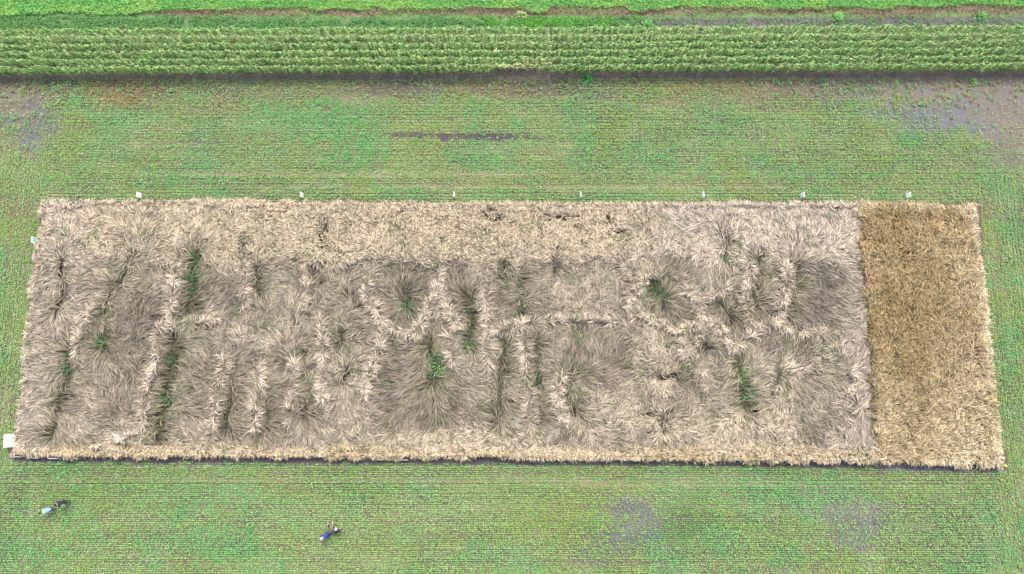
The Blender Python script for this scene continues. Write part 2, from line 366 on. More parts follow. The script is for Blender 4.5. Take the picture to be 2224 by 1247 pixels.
# ------------------------------------------------------------------ wheat: where it was blown flat, and which way
SOURCES = [  # centres the straw is blown away from (photograph coordinates), green amount, reach
    ([(282, 562), (258, 610), (232, 650), (215, 690)], .5, 1.2), ([(222, 722), (218, 748)], .8, 1.3), ([(150, 762), (146, 800), (140, 832), (122, 880), (112, 940)], .7, 1.0),
    ([(420, 556), (418, 620), (412, 665)], 1, 1.0), ([(378, 740), (372, 800), (358, 870), (346, 905), (340, 955)], .8, 1.0), ([(134, 560), (130, 640), (120, 675)], .35, .7), ([(272, 530), (276, 548)], .4, .6),
    ([(556, 580), (558, 630)], .35, .8), ([(706, 500), (704, 536)], .55, .7), ([(498, 795), (500, 860), (492, 925)], .35, .8), ([(572, 850), (574, 925)], .3, .8), ([(655, 770), (655, 895)], .25, .8),
    ([(738, 725), (735, 752)], .4, .7), ([(752, 795), (742, 825)], .3, .7), ([(880, 640), (883, 672)], .5, 1.25), ([(932, 745), (945, 800), (938, 832)], 1, 1.3),
    ([(1020, 655), (1022, 700), (1018, 752)], .7, .9), ([(1092, 580), (1096, 640)], .35, .7), ([(1128, 610), (1136, 690)], .5, .9), ([(1098, 735), (1090, 800), (1085, 840), (1086, 915)], .5, .9),
    ([(1165, 745), (1168, 830), (1165, 910)], .6, .9), ([(1236, 815), (1232, 850), (1246, 895)], .6, 1.4), ([(1205, 575), (1206, 585)], .3, .5), ([(1424, 628), (1438, 650)], .8, 1.2),
    ([(1645, 560), (1645, 620), (1638, 655)], .5, .9), ([(1722, 590), (1716, 640), (1708, 680)], .5, 1.5), ([(1530, 745), (1536, 756)], .4, .8), ([(1556, 640), (1590, 690)], .35, .8),
    ([(1606, 790), (1620, 850), (1622, 885)], .9, 1.1), ([(1690, 812), (1694, 830)], .35, 1.3), ([(1846, 838), (1850, 872)], .25, .9), ([(1474, 818), (1480, 824)], .25, .8), ([(1440, 905), (1444, 920)], .25, .8),
    ([(1578, 520), (1574, 562)], .5, .7), ([(1380, 590), (1384, 612)], .2, .6), ([(1075, 455), (1080, 470)], .3, .45), ([(690, 612), (670, 618)], .2, .7), ([(738, 640), (735, 660)], .2, .8), ([(612, 690), (600, 685)], .2, .7),
    ([(290, 700), (250, 720)], .0, 1.3)]
RIDGES = [
    ([(393, 520), (385, 600), (375, 650), (378, 705)], 1), ([(340, 708), (365, 712), (400, 703), (440, 704), (480, 690)], .8), ([(350, 715), (348, 780), (325, 850), (315, 900), (318, 965)], 1),
    ([(182, 700), (205, 672), (232, 652)], .8), ([(182, 700), (176, 755), (168, 785)], .7), ([(528, 500), (532, 600), (530, 660)], .7), ([(490, 780), (475, 840), (470, 920), (455, 965)], .6), ([(565, 790), (560, 850), (555, 930)], .4),
    ([(638, 790), (632, 850), (635, 920)], .5), ([(700, 700), (705, 800), (705, 900)], .6), ([(806, 590), (798, 650), (830, 695), (833, 735), (815, 790), (790, 850), (785, 880)], .8), ([(953, 578), (948, 640), (920, 685), (914, 720)], .9),
    ([(965, 640), (980, 690), (1000, 720), (1035, 715)], .9), ([(835, 708), (875, 712), (905, 725), (925, 690)], .8), ([(1058, 640), (1060, 720), (1056, 800)], .5), ([(1062, 718), (1110, 712), (1132, 700)], .9),
    ([(1140, 730), (1140, 800), (1148, 860), (1152, 930)], .8), ([(1222, 815), (1212, 850), (1214, 885), (1222, 915)], .9), ([(1372, 690), (1400, 680), (1420, 700), (1460, 715), (1500, 715), (1545, 700), (1590, 755), (1640, 725)], 1.1),
    ([(1495, 630), (1520, 645), (1555, 638), (1568, 626)], .9), ([(1522, 648), (1516, 690)], .7), ([(1625, 570), (1628, 600), (1612, 650), (1626, 690), (1652, 706), (1690, 700), (1697, 650), (1706, 610), (1702, 580)], 1),
    ([(1690, 698), (1725, 720), (1800, 726)], .8), ([(1404, 600), (1400, 622), (1366, 652), (1372, 676)], .6), ([(1475, 748), (1510, 790), (1545, 830)], .9), ([(1682, 850), (1690, 800), (1745, 802)], .8),
    ([(210, 972), (265, 948), (312, 950)], .6), ([(652, 690), (650, 645), (682, 603)], .6), ([(1406, 450), (1412, 570)], .5), ([(985, 735), (984, 790)], .5), ([(1060, 720), (1200, 700), (1360, 700)], .45), ([(1838, 800), (1836, 930)], .4)]
RSEG = []
for pts, k in RIDGES:
    for a, b in zip(pts[:-1], pts[1:]): RSEG.append((*a, *b, k))

GS = 5.0
gu = np.arange(0, 2225, GS); gv = np.arange(415, 1040, GS); GU, GV = np.meshgrid(gu, gv); gshape = GU.shape
gu_, gv_ = GU.ravel(), GV.ravel()
best = np.full(gu_.shape, 1e9); DX = np.zeros_like(best); DY = np.zeros_like(best); DS = np.full(gu_.shape, 1e9); GR = np.zeros_like(best)
for pts, gr, reach in SOURCES:
    d, qx, qy = dist_poly(gu_, gv_, pts)
    near = d < 260
    pen = np.zeros_like(d); iu, iv, ix, iy = gu_[near], gv_[near], qx[near], qy[near]; pp = np.zeros(iu.shape)
    for x0, y0, x1, y1, k in RSEG:
        def side(ax, ay, bx, by, cx, cy): return (bx-ax)*(cy-ay)-(by-ay)*(cx-ax)
        s1 = side(x0, y0, x1, y1, iu, iv)*side(x0, y0, x1, y1, ix, iy); s2 = side(iu, iv, ix, iy, x0, y0)*side(iu, iv, ix, iy, x1, y1)
        pp += ((s1 < 0) & (s2 < 0))*(60+60*k)
    pen[near] = pp
    sc = (d+pen)/reach
    m = sc < best; best = np.where(m, sc, best)
    DX = np.where(m, (gu_-qx)/(d+3), DX); DY = np.where(m, (gv_-qy)/(d+3), DY); DS = np.where(m, d, DS); GR = np.where(m, gr, GR)
RD = np.full(gu_.shape, 1e9)
for pts, k in RIDGES:
    d, _, _ = dist_poly(gu_, gv_, pts); RD = np.minimum(RD, d/k)
def gsmooth(a, it=1):
    a = a.reshape(gshape)
    for _ in range(it):
        p = np.pad(a, 1, mode='edge'); a = (p[1:-1, 1:-1]*2+p[:-2, 1:-1]+p[2:, 1:-1]+p[1:-1, :-2]+p[1:-1, 2:])/6
    return a
G = {k: gsmooth(a, it) for k, a, it in [('dx', DX, 1), ('dy', DY, 1), ('ds', np.minimum(DS, 400), 1), ('best', np.minimum(best, 400), 1), ('gr', GR, 0)]}
def warp(u, v):
    return u+(fbm(u, v, 26, 13)-.5)*14+(vn(u, v, 9, 1)-.5)*5, v+(fbm(u, v, 26, 6)-.5)*14+(vn(u, v, 9, 4)-.5)*5
def gs(name, u, v):
    a = G[name]; u, v = warp(u, v); x = np.clip((u-gu[0])/GS, 0, gshape[1]-1.001); y = np.clip((v-gv[0])/GS, 0, gshape[0]-1.001)
    ix = x.astype(int); iy = y.astype(int); fx = x-ix; fy = y-iy
    return (a[iy, ix]*(1-fx)+a[iy, ix+1]*fx)*(1-fy)+(a[iy+1, ix]*(1-fx)+a[iy+1, ix+1]*fx)*fy
def ridge_d(u, v):
    r = np.full(u.shape, 1e9); uu, vv = warp(u, v)
    for pts, k in RIDGES:
        xs = [p[0] for p in pts]; ys = [p[1] for p in pts]
        m = (uu > min(xs)-30) & (uu < max(xs)+30) & (vv > min(ys)-30) & (vv < max(ys)+30)
        if m.any():
            d, _, _ = dist_poly(uu[m], vv[m], pts); r[m] = np.minimum(r[m], d/k**.5)
    r = np.minimum(r, 6+np.abs(fbm(u*.8, v, 62, 3)-.5)*420); r = np.minimum(r, 9+np.abs(fbm(u, v, 40, 7)-.5)*300)
    return r
def upright(u, v):
    """0 = lying flat with the straw showing, 1 = standing with only the ears showing"""
    n = (fbm(u, v, 60, 4)-.5)
    top = 1-ss(560, 590, v+n*34)
    U = .12+n*.3
    U = U+top*ss(430, 560, u+n*90)*(.75-.45*ss(1330, 1460, u+n*120))*1.0+top*(1-ss(430, 560, u))*.35
    U = np.maximum(U, .95*ss(958, 976, v+n*36-6*np.sin(u/90.)))
    for cx, cy, rx, ry, k in [(1430, 800, 40, 110, .6), (1330, 900, 90, 60, .5), (600, 730, 110, 50, .35), (1560, 930, 160, 45, .6), (1480, 730, 100, 40, .5), (1700, 880, 25, 90, .6), (760, 850, 60, 90, .35), (1280, 640, 130, 60, .4), (1390, 600, 60, 40, .5),
                              (980, 950, 170, 22, .7), (640, 560, 200, 30, .3)]:
        U = np.maximum(U, blob(u, v, cx, cy, rx, ry)*k)
    b = gs('best', u, v); U = np.maximum(U, .45*ss(85, 150, b))
    e = edge_dist(u, v); U = np.maximum(U, .8*(1-ss(8, 22, e+n*14)))
    return np.clip(U, 0, 1)
def flow(u, v, gold):
    """direction of lean in ground coordinates (x right, y away)"""
    fx, fy = gs('dx', u, v), -gs('dy', u, v); b = gs('best', u, v)
    th = (fbm(u, v, 45, 5)-.5)*7.5+np.pi/2
    th = np.where((v < 578) & (u < 1400), (fbm(u, v, 38, 5)-.5)*3.6+np.pi/2+np.pi*(vn(u, v, 55, 8) > .55), th)
    ax, ay = np.cos(th), np.sin(th)
    up = (v < 575) & (u > 1400); ax = np.where(up, .18*np.cos(th), ax); ay = np.where(up, 1.0, ay)
    lo = (v > 900) & (v < 975); ax = np.where(lo, ax*.6, ax); ay = np.where(lo, ay*.6-.5, ay)
    w = np.maximum(ss(70, 150, b), .55*(1-ss(.22, .34, gs('gr', u, v))))
    fx = fx*(1-w)+ax*w; fy = fy*(1-w)+ay*w
    tg = (fbm(u, v*1.3, 36, 8)-.5)*2.4+(v-440)/560.*-1.1+1.35
    fx = np.where(gold, np.cos(tg), fx); fy = np.where(gold, np.sin(tg), fy)
    # the outermost plants flop outwards over the edge
    def push(d, nx, ny, wd, s):
        nonlocal fx, fy
        k = (1-ss(wd*.35, wd, d))*s; fx = fx*(1-k)+nx*k; fy = fy*(1-k)+ny*k
    push(u-xat(LEFT, v)+(fbm(u, v, 30, 2)-.5)*30, -1, .05, 58, .9); push(xat(RIGHT, v)-u, 1, 0, 48, .9); push(v-yat(TOP, u), .15, 1, 16, .8); push(yat(BOT, u)-v, 0, -1, 24, .85)
    n = np.hypot(fx, fy)+1e-6
    return fx/n, fy/n

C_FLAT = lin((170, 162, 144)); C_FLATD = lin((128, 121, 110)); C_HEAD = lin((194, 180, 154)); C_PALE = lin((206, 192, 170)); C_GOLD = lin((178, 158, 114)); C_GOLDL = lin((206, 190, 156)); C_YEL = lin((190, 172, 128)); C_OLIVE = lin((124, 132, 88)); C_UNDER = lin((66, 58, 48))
def mat_height(u, v, gold, U, rd):
    z = .16+.34*U+.44*np.exp(-(rd/4.5)**2)*(.6+.4*ss(.3, .6, vn(u, v, 17, 5)))+(fbm(u, v, 14, 6)-.5)*.26+(fbm(u, v, 45, 12)-.5)*.18
    z = np.where(gold, .5+(fbm(u, v, 14, 6)-.5)*.25, z)
    ds = gs('ds', u, v); z = np.where(gold, z, z*(1-np.clip(gs('gr', u, v)*1.3, 0, 1)*.5*(1-ss(3, 20, ds))*ss(.3, .5, fbm(u, v, 28, 14))))
    return z*ss(-4, 10, edge_dist(u, v))

def build_wheat(want_gold, name, label, dens):
    X0, X1 = (-45, 32) if not want_gold else (28, 46)
    Y0, Y1 = -7.5, 18.5
    n = int((X1-X0)*(Y1-Y0)*dens)
    X = RNG.uniform(X0, X1, n); Y = RNG.uniform(Y0, Y1, n)
    # gather plants into small clumps
    jx = np.floor(X/.34); jy = np.floor(Y/.34)
    hx = vn(jx*7.13, jy*3.77, 1, 2); hy = vn(jx*5.1, jy*9.3, 1, 7)
    X = X+((jx+.2+.6*hx)*.34-X)*.45; Y = Y+((jy+.2+.6*hy)*.34-Y)*.45
    u, v = proj(X, Y, .4)
    e = edge_dist(u, v)+(fbm(u, v, 24, 10)-.5)*20+(vn(X, Y, .5, 4)-.5)*5; gold_all = u+(fbm(u, v, 12, 3)-.5)*16+RNG.normal(0, 2.5, n) > xat(GOLD, v)
    k = (e > 5) & (gold_all == want_gold)
    X, Y, u, v = X[k], Y[k], u[k], v[k]; n = len(X); gold = np.full(n, want_gold)
    U = upright(u, v); ds = gs('ds', u, v); gr = gs('gr', u, v); rd = ridge_d(u, v)
    # open holes in the canopy at the centres of the bursts
    hole = ss(.3, .5, fbm(u, v, 15, 9))*(1-ss(1, 7+6*gr, ds+(vn(u, v, 8, 6)-.5)*9))*(.35+.65*(gr > .15)) if not want_gold else 0*U
    if want_gold: hole = .75*ss(.6, .75, vn(X, Y*.12, .75, 5))*ss(.35, .6, vn(X, Y, 2.2, 8))+.5*ss(.66, .8, vn(X, Y, .9, 3))
    if not want_gold:
        hole = np.maximum(hole, .8*blob(u, v, 1068, 465, 24, 11)); 
    hole = np.maximum(hole, ss(.76, .88, vn(u, v, 5.5, 3))*.85*ss(.4, .6, fbm(u, v, 45, 6))*(v > 575))
    k = RNG.random(n) > hole*.8
    X, Y, u, v, U, ds, gr, rd, gold = [a[k] for a in (X, Y, u, v, U, ds, gr, rd, gold)]; n = len(X)
    fx, fy = flow(u, v, gold)
    cl = (vn(np.floor(X/.34), np.floor(Y/.34), 1, 9)-.5)
    ridge = np.exp(-(rd/3.4)**2)*(.5+.5*ss(.3, .6, vn(u, v, 17, 5)))
    if want_gold: U = np.full(n, .7)+(fbm(u, v, 30, 2)-.5)*.4; ridge = ridge*0
    spread = .12+.40*U+.55*ridge
    a = np.arctan2(fy, fx)+cl*(.55+1.3*U)+(fbm(u, v, 75, 11)-.5)*3.0+(fbm(u, v, 24, 4)-.5)*1.0+RNG.normal(0, 1, n)*(spread+(0 if want_gold else .5*(1-ss(3, 13, ds))*(gr < .65)))
    h0 = mat_height(u, v, gold, U, rd)
    zj = RNG.uniform(-.12, .12, n)+cl*.26
    L = (1.22-.74*U-.5*ridge)*RNG.uniform(.65, 1.25, n)        # horizontal run
    rise = .12+.34*U+.25*ridge
    dx, dy = np.cos(a), np.sin(a)
    W = (.014+.012*RNG.random(n)+.007*U)
    k_ = (1-ss(14, 40, edge_dist(u, v)))*.6; X = X-dx*L*k_; Y = Y-dy*L*k_
    K = 4
    t = np.linspace(0, 1, K)
    prof = np.array([0, .62, .95, .78])                      # arching stem with a nodding ear
    prof_u = np.array([0, .55, 1.0, .88])
    wid = np.array([.55, .8, 1.25, .45])
    bend = RNG.normal(0, .22+.35*U, n)
    ca = RNG.normal(0, .55, n)
    P = np.zeros((n, K, 2, 3))
    for j in range(K):
        aa = a+bend*t[j]; ex, ey = np.cos(aa), np.sin(aa)
        cx = X+ex*L*t[j]; cy = Y+ey*L*t[j]
        cz = h0-.10+zj+rise*(prof[j]*(1-U)+prof_u[j]*U)+.06
        px, py = -ey*np.cos(ca), ex*np.cos(ca); pz = np.sin(ca)
        for s, q in ((0, -.5), (1, .5)):
            P[:, j, s, 0] = cx+px*W*wid[j]*q*2*.8; P[:, j, s, 1] = cy+py*W*wid[j]*q*2*.8; P[:, j, s, 2] = np.maximum(cz+pz*W*wid[j]*q*2*.8, .03)
    V = P.reshape(-1, 3); base = np.arange(n)[:, None]*(2*K)
    Fq = np.concatenate([base+np.array([2*j, 2*j+1, 2*j+3, 2*j+2]) for j in range(K-1)])
    # straw colours
    nn = fbm(u, v, 40, 12)
    if want_gold:
        lt = np.clip(ss(30, 6, xat(RIGHT, v)-u)+ss(24, 4, yat(BOT, u)-v)*.6+ss(28, 8, v-yat(TOP, u))*.8, 0, 1)
        warm = ss(.35, .65, nn)
        c = C_GOLD*(1-warm[:, None])+lin((170, 146, 102))*warm[:, None]
        lower = ss(700, 960, v)*.45; lower = np.clip(lower+lt*.75+ss(1980, 2120, u)*.3, 0, 1)
        c = c*(1-lower[:, None])+C_GOLDL*lower[:, None]
        md = blob(u, v, 1975, 760, 75, 230, .8)*.3; c = c*(1-md[:, None])+lin((128, 106, 64))*md[:, None]
        ol = ss(.6, .75, fbm(u*2.5, v*.6, 50, 5))*.5; c = c*(1-ol[:, None])+lin((150, 136, 78))*ol[:, None]
    else:
        fl = 1-ss(.2, .6, U)
        lowr = (ss(560, 600, v+nn*30)*(1-ss(955, 985, v)))[:, None]
        c = (C_HEAD*(1-lowr)+lin((182, 171, 150))*lowr)*(1-fl[:, None])+C_FLAT*fl[:, None]
        pt = np.zeros(n)+.3
        for q in [(880, 650, 82, 75), (890, 790, 85, 90), (930, 880, 140, 60), (1108, 640, 42, 62), (500, 635, 42, 52), (290, 700, 90, 90), (270, 850, 80, 80), (1440, 600, 75, 40), (1440, 680, 60, 40), (1570, 680, 45, 45), (1645, 680, 32, 42),
                  (430, 840, 65, 85), (1790, 650, 80, 60), (1290, 790, 75, 60), (1700, 750, 60, 40), (580, 900, 90, 50), (1800, 740, 60, 40), (1000, 640, 50, 50)]: pt = np.maximum(pt, blob(u, v, *q))
        dk = np.clip(fl*(pt*.75+ss(.42, .62, nn)*.5)*ss(555, 590, v+nn*20), 0, 1); c = c*(1-dk[:, None])+C_FLATD*dk[:, None]
        topl = (1-ss(560, 590, v+nn*20))*ss(1330, 1500, u+(nn-.5)*160)+ss(1780, 1850, u)*.7+(1-ss(60, 140, u-xat(LEFT, v)))*.5; topl = np.clip(topl, 0, 1)*.7
        c = c*(1-topl[:, None])+lin((198, 186, 172))*topl[:, None]
        yl = ss(962, 990, v+(vn(u, v, 30, 4)-.5)*30)*.6*(.35+.65*ss(.4, .6, fbm(u, v, 60, 14))); c = c*(1-yl[:, None])+C_YEL*yl[:, None]
        pk = np.minimum(ridge*1.1, .95)[:, None]; c = c*(1-pk)+lin((216, 202, 180))*pk
        gk = (np.exp(-(ds/(13+10*gr))**2)*gr*.6*(RNG.random(n) < .75))[:, None]; c = c*(1-gk)+C_OLIVE*gk
        st_ = (ss(.62, .72, fbm(u, v*.8, 20, 15))*.35*(RNG.random(n) < .5))[:, None]; c = c*(1-st_)+lin((150, 152, 112))*st_
        sp = (ss(.66, .74, fbm(u*1.4, v*.8, 26, 10))*(v > 470)*.8*(RNG.random(n) < .55))[:, None]; c = c*(1-sp)+lin((84, 116, 66))*sp
        tw = ss(.5, .8, (RNG.random(n)))*.3; c = c*(1-tw[:, None])+lin((198, 170, 128))*tw[:, None]
    c = c*(1+RNG.normal(0, .26, n)-.42*(RNG.random(n) < .18))[:, None]*(1+cl*.4)[:, None]
    cc = np.repeat(c[:, None, :], 2*K, 1)
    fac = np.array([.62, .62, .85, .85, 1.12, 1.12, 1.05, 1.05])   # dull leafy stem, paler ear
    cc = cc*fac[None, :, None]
    C = cc.reshape(-1, 3)
    # tangled lower layer the ears stand on, its brown deepened to shade the gaps
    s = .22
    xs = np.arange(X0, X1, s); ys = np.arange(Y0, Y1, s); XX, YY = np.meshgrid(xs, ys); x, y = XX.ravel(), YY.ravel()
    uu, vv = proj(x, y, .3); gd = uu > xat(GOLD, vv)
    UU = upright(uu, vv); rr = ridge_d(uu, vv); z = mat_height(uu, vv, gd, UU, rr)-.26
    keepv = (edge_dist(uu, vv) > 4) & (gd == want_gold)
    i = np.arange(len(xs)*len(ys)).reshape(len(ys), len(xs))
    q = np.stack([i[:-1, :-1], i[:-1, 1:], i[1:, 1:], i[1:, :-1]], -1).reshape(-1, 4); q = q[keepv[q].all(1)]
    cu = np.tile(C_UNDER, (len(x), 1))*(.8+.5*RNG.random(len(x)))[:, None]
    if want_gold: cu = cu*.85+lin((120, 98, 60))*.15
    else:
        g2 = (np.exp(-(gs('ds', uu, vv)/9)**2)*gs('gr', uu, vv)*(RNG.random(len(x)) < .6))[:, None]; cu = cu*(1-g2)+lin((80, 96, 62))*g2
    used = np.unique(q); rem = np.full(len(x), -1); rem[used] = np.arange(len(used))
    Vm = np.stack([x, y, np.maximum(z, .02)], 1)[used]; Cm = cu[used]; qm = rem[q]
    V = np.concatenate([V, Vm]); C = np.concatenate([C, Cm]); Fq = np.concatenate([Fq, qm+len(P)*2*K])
    o = np_obj(name, V, Fq, np.clip(C, .01, .95), M_STRAW); tag(o, label, 'wheat', kind='stuff')
build_wheat(False, 'lodged_wheat', 'grey beige wheat flattened in whorls and ridges across the long plot', 300)
build_wheat(True, 'standing_wheat', 'golden brown standing wheat block at the right end of the plot', 285)

# green growth showing through at the centres
def blade_tuft(rad, n, hmin, hmax, col, seed, width=.035, elong=1.0, lean=.6):
    r = np.random.default_rng(seed)
    a = r.uniform(0, 2*np.pi, n); rr = np.sqrt(r.random(n))*rad
    X = np.cos(a)*rr; Y = np.sin(a)*rr*elong; az = a+r.normal(0, .7, n); h = r.uniform(hmin, hmax, n); L = h*lean*r.uniform(.5, 1.4, n)
    W = width*r.uniform(.6, 1.4, n); P = np.zeros((n, 4, 2, 3)); z = [0, .6, .95, .85]; ww = [.6, 1, .8, .1]
    for j in range(4):
        t = j/3; cx = X+np.cos(az)*L*t; cy = Y+np.sin(az)*L*t
        for s, q in ((0, -1), (1, 1)):
            P[:, j, s, 0] = cx-np.sin(az)*W*ww[j]*q; P[:, j, s, 1] = cy+np.cos(az)*W*ww[j]*q; P[:, j, s, 2] = h*z[j]+.01
    F_ = np.concatenate([np.arange(n)[:, None]*8+np.array([2*j, 2*j+1, 2*j+3, 2*j+2]) for j in range(3)])
    c = np.tile(lin(col, .6), (n, 1))*(1+r.normal(0, .3, n))[:, None]; c[:, 0] *= 1+r.normal(0, .1, n)
    return P.reshape(-1, 3), F_, np.clip(np.repeat(c, 8, 0), .005, .9)
TUFTS = [  # x, y (photograph), radius m, colour, elongation, label
    (420, 578, .85, (74, 136, 62), 1.5, 'bright green tuft topping the tall dark gap right of the long left ridge'),
    (416, 620, .6, (64, 112, 58), 1.6, 'dull green tuft below the brightest one in the gap right of the long left ridge'),
    (146, 786, .6, (70, 128, 62), 1.7, 'green tuft in the flattened straw near the left edge of the plot'),
    (220, 742, .4, (72, 134, 62), 1.5, 'green tuft where straw fans downwards from a whorl, right of the left edge tuft'),
    (268, 580, .6, (70, 98, 60), 1.2, 'dark olive tuft in a slanting gap in the upper left straw'),
    (364, 856, .7, (66, 120, 60), 1.5, 'green tuft beside the long pale fold at lower left'),
    (372, 775, .5, (72, 100, 64), 1.2, 'faint grey green tuft above the pale fold at lower left'),
    (705, 512, .45, (78, 124, 54), 1.6, 'narrow green tuft alone in the pale upper straw'),
    (556, 592, .45, (84, 104, 62), 1.6, 'dim olive tuft in the straw below the pale band, left of centre'),
    (564, 826, .25, (84, 160, 70), 1, 'small vivid green weed lying between two furrows of straw'),
    (463, 936, .25, (78, 140, 74), 1, 'small bluish green weed near the lower edge of the straw at left'),
    (768, 920, .3, (74, 132, 58), 1, 'small green weed just above the lower edge, left of centre'),
    (881, 668, .35, (64, 160, 74), 1.2, 'vivid green tuft at the heart of the round central whorl'),
    (950, 790, .85, (84, 168, 72), 1.6, 'largest bright green tuft, in the middle of the lower central whorl'),
    (924, 772, .5, (76, 110, 68), 2.0, 'long dull green tuft just left of the largest bright one'),
    (1022, 748, .42, (80, 146, 66), 1.2, 'green tuft below the wavy ridge, right of the largest bright one'),
    (1020, 690, .5, (78, 104, 66), 1.6, 'grey green tuft between two ridges, right of the round central whorl'),
    (1134, 680, .4, (70, 110, 66), 1.9, 'slender green tuft beside the dark hollow right of centre'),
    (1094, 745, .4, (74, 104, 66), 1.4, 'dull green tuft at the top of a vertical gap right of centre'),
    (1168, 840, .42, (68, 92, 60), 3.0, 'long dark green tuft in the vertical furrow right of centre'),
    (1238, 850, .4, (66, 90, 60), 2.4, 'dark green tuft beside the short pale ridge in the lower right centre'),
    (1430, 636, .5, (72, 126, 66), 1.3, 'green tuft left of the zigzag ridge in the right half'),
    (1576, 552, .4, (104, 140, 80), 2.0, 'pale green tuft in the upper pale straw of the right half'),
    (1648, 605, .4, (92, 124, 78), 1.4, 'pale olive tuft inside the loop of ridge at right'),
    (1608, 812, .5, (104, 152, 74), 1.4, 'yellowish green tuft in the lower right straw'),
    (1624, 850, .55, (66, 128, 68), 1.5, 'dark green tuft just below the yellowish one in the lower right straw'),
    (1068, 460, .45, (74, 88, 60), .7, 'dark tangled tuft in the small hole near the far edge of the straw'),
    (1385, 1001, .35, (62, 106, 62), .8, 'green weed growing out from under the lower edge of the wheat'),
    (1888, 1004, .35, (80, 150, 74), .8, 'bright weed at the foot of the boundary of grey and golden wheat')]
for i, (x, y, rad, col, el, lab) in enumerate(TUFTS):
    V, F_, C = blade_tuft(rad*.8, int(70*rad*rad*el)+22, .22, .5, tuple(min(255, q*1.12) for q in col), 40+i, width=.03, elong=el, lean=1.1)
    o = np_obj('grass_tuft', V, F_, C, M_WEED); o.location = (*[float(q) for q in unp(x, y, .3)], 0)
    tag(o, lab, 'green tuft', 'green tufts in the flattened wheat')
# broad leaved weeds standing alone
def weed_plant(x, y, rad, h, col, lab, seed):
    r = np.random.default_rng(seed); n = int(120*rad)+30
    a = r.uniform(0, 2*np.pi, n); rr = np.sqrt(r.random(n))*rad; X, Y = np.cos(a)*rr, np.sin(a)*rr; Z = h*(1-(rr/rad)**2*.7)*r.uniform(.35, 1, n)
    c = np.tile(lin(col), (n, 1))*(1+r.normal(0, .2, n))[:, None]
    V, F_, C = leaves('', X, Y, Z, np.clip(c, .005, .9), .2, .55, None, .5, a)
    o = np_obj('leafy_weed', V, F_, C, M_WEED); o.location = (*[float(q) for q in unp(x, y, .1)], 0); tag(o, lab, 'weed', 'single broad weeds')
    S, FS, CS = blade_tuft(rad*.3, 14, h*.4, h*.8, (110, 130, 80), seed+5, width=.015)
    st = np_obj('stem', S, FS, CS, M_WEED, o)
for i, a in enumerate([(1405, 56, .6, .7, (120, 200, 96), 'bright leafy weed on the dark track behind the maize'),
                       (1819, 38, .55, .7, (130, 208, 96), 'round light green bush in the brown verge at upper right'),
                       (1276, 170, .5, .5, (98, 190, 92), 'single green weed on bare soil at the foot of the maize'),
                       (1132, 36, .6, .6, (160, 200, 120), 'pale green weed in the brown verge above the middle of the maize'),
                       (2130, 34, .5, .6, (130, 200, 96), 'light green weed in the verge close to the right end'),
                       (2115, 178, .35, .35, (130, 190, 110), 'lone small weed on the pale bare soil at right')]):
    weed_plant(*a, 300+i)

# ------------------------------------------------------------------ maize
def maize_variant(seed, yellow=0.0, bare=False):
    r = np.random.default_rng(seed); V = []; Fs = []; C = []; nv = 0
    H = r.uniform(1.35, 1.85)
    # stalk, a tapering five sided tube
    K = 5; ring = []
    for j in range(K):
        z = H*j/(K-1); rad = .02*(1-.55*j/(K-1))
        for s in range(5):
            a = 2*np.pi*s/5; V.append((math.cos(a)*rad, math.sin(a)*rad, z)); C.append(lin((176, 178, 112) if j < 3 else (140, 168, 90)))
    for j in range(K-1):
        for s in range(5): Fs.append((j*5+s, j*5+(s+1) % 5, (j+1)*5+(s+1) % 5, (j+1)*5+s))
    nv = len(V); az0 = r.uniform(0, np.pi)
    nl = 13
    for i in range(nl):
        f = i/(nl-1)
        if bare and f < .45: continue
        z0 = H*(.22+.76*f); az = np.pi*(i % 2)+r.normal(0, .27)
        Ln = (.44+.2*math.sin(math.pi*f))*r.uniform(.85, 1.1)*(1-.35*(f > .85)); W = .029*r.uniform(.85, 1.15)
        up = r.uniform(.9, 1.25)*(1+.35*f); seg = 6
        g = np.array([108, 158, 76])*(1-yellow)+np.array([176, 184, 116])*yellow; g = g*r.uniform(.66, 1.32)
        if f < .2 and r.random() < .15: g = np.array([190, 168, 104])
        cl = lin(np.clip(g, 0, 255)); x = z = 0.0; ang = up; twist = r.normal(0, .35)
        for j in range(seg+1):
            t = j/seg; wj = W*(1.0 if t < .1 else 1)*min(1, .55+3*t)*(1-t**2.2)+.003; a2 = az+twist*t
            px, py = -math.sin(a2), math.cos(a2)
            for q in (-1, 1):
                V.append((math.cos(a2)*x+px*wj*q, math.sin(a2)*x+py*wj*q, z0+z+.012*abs(q))); C.append(cl*(.68+.55*t))  # leaf bases darkened: shade inside the rows put into the colour
            x += math.cos(ang)*Ln/seg; z += math.sin(ang)*Ln/seg; ang -= r.uniform(.34, .46)
        for j in range(seg):
            b = nv+2*j; Fs.append((b, b+1, b+3, b+2))
        nv = len(V)
    return np.array(V), np.array(Fs), np.clip(np.array(C), .005, .9)
VAR = [maize_variant(500+i, yellow=(.0, .15, .4)[i % 3]) for i in range(12)]+[maize_variant(600+i, yellow=.75, bare=True) for i in range(4)]
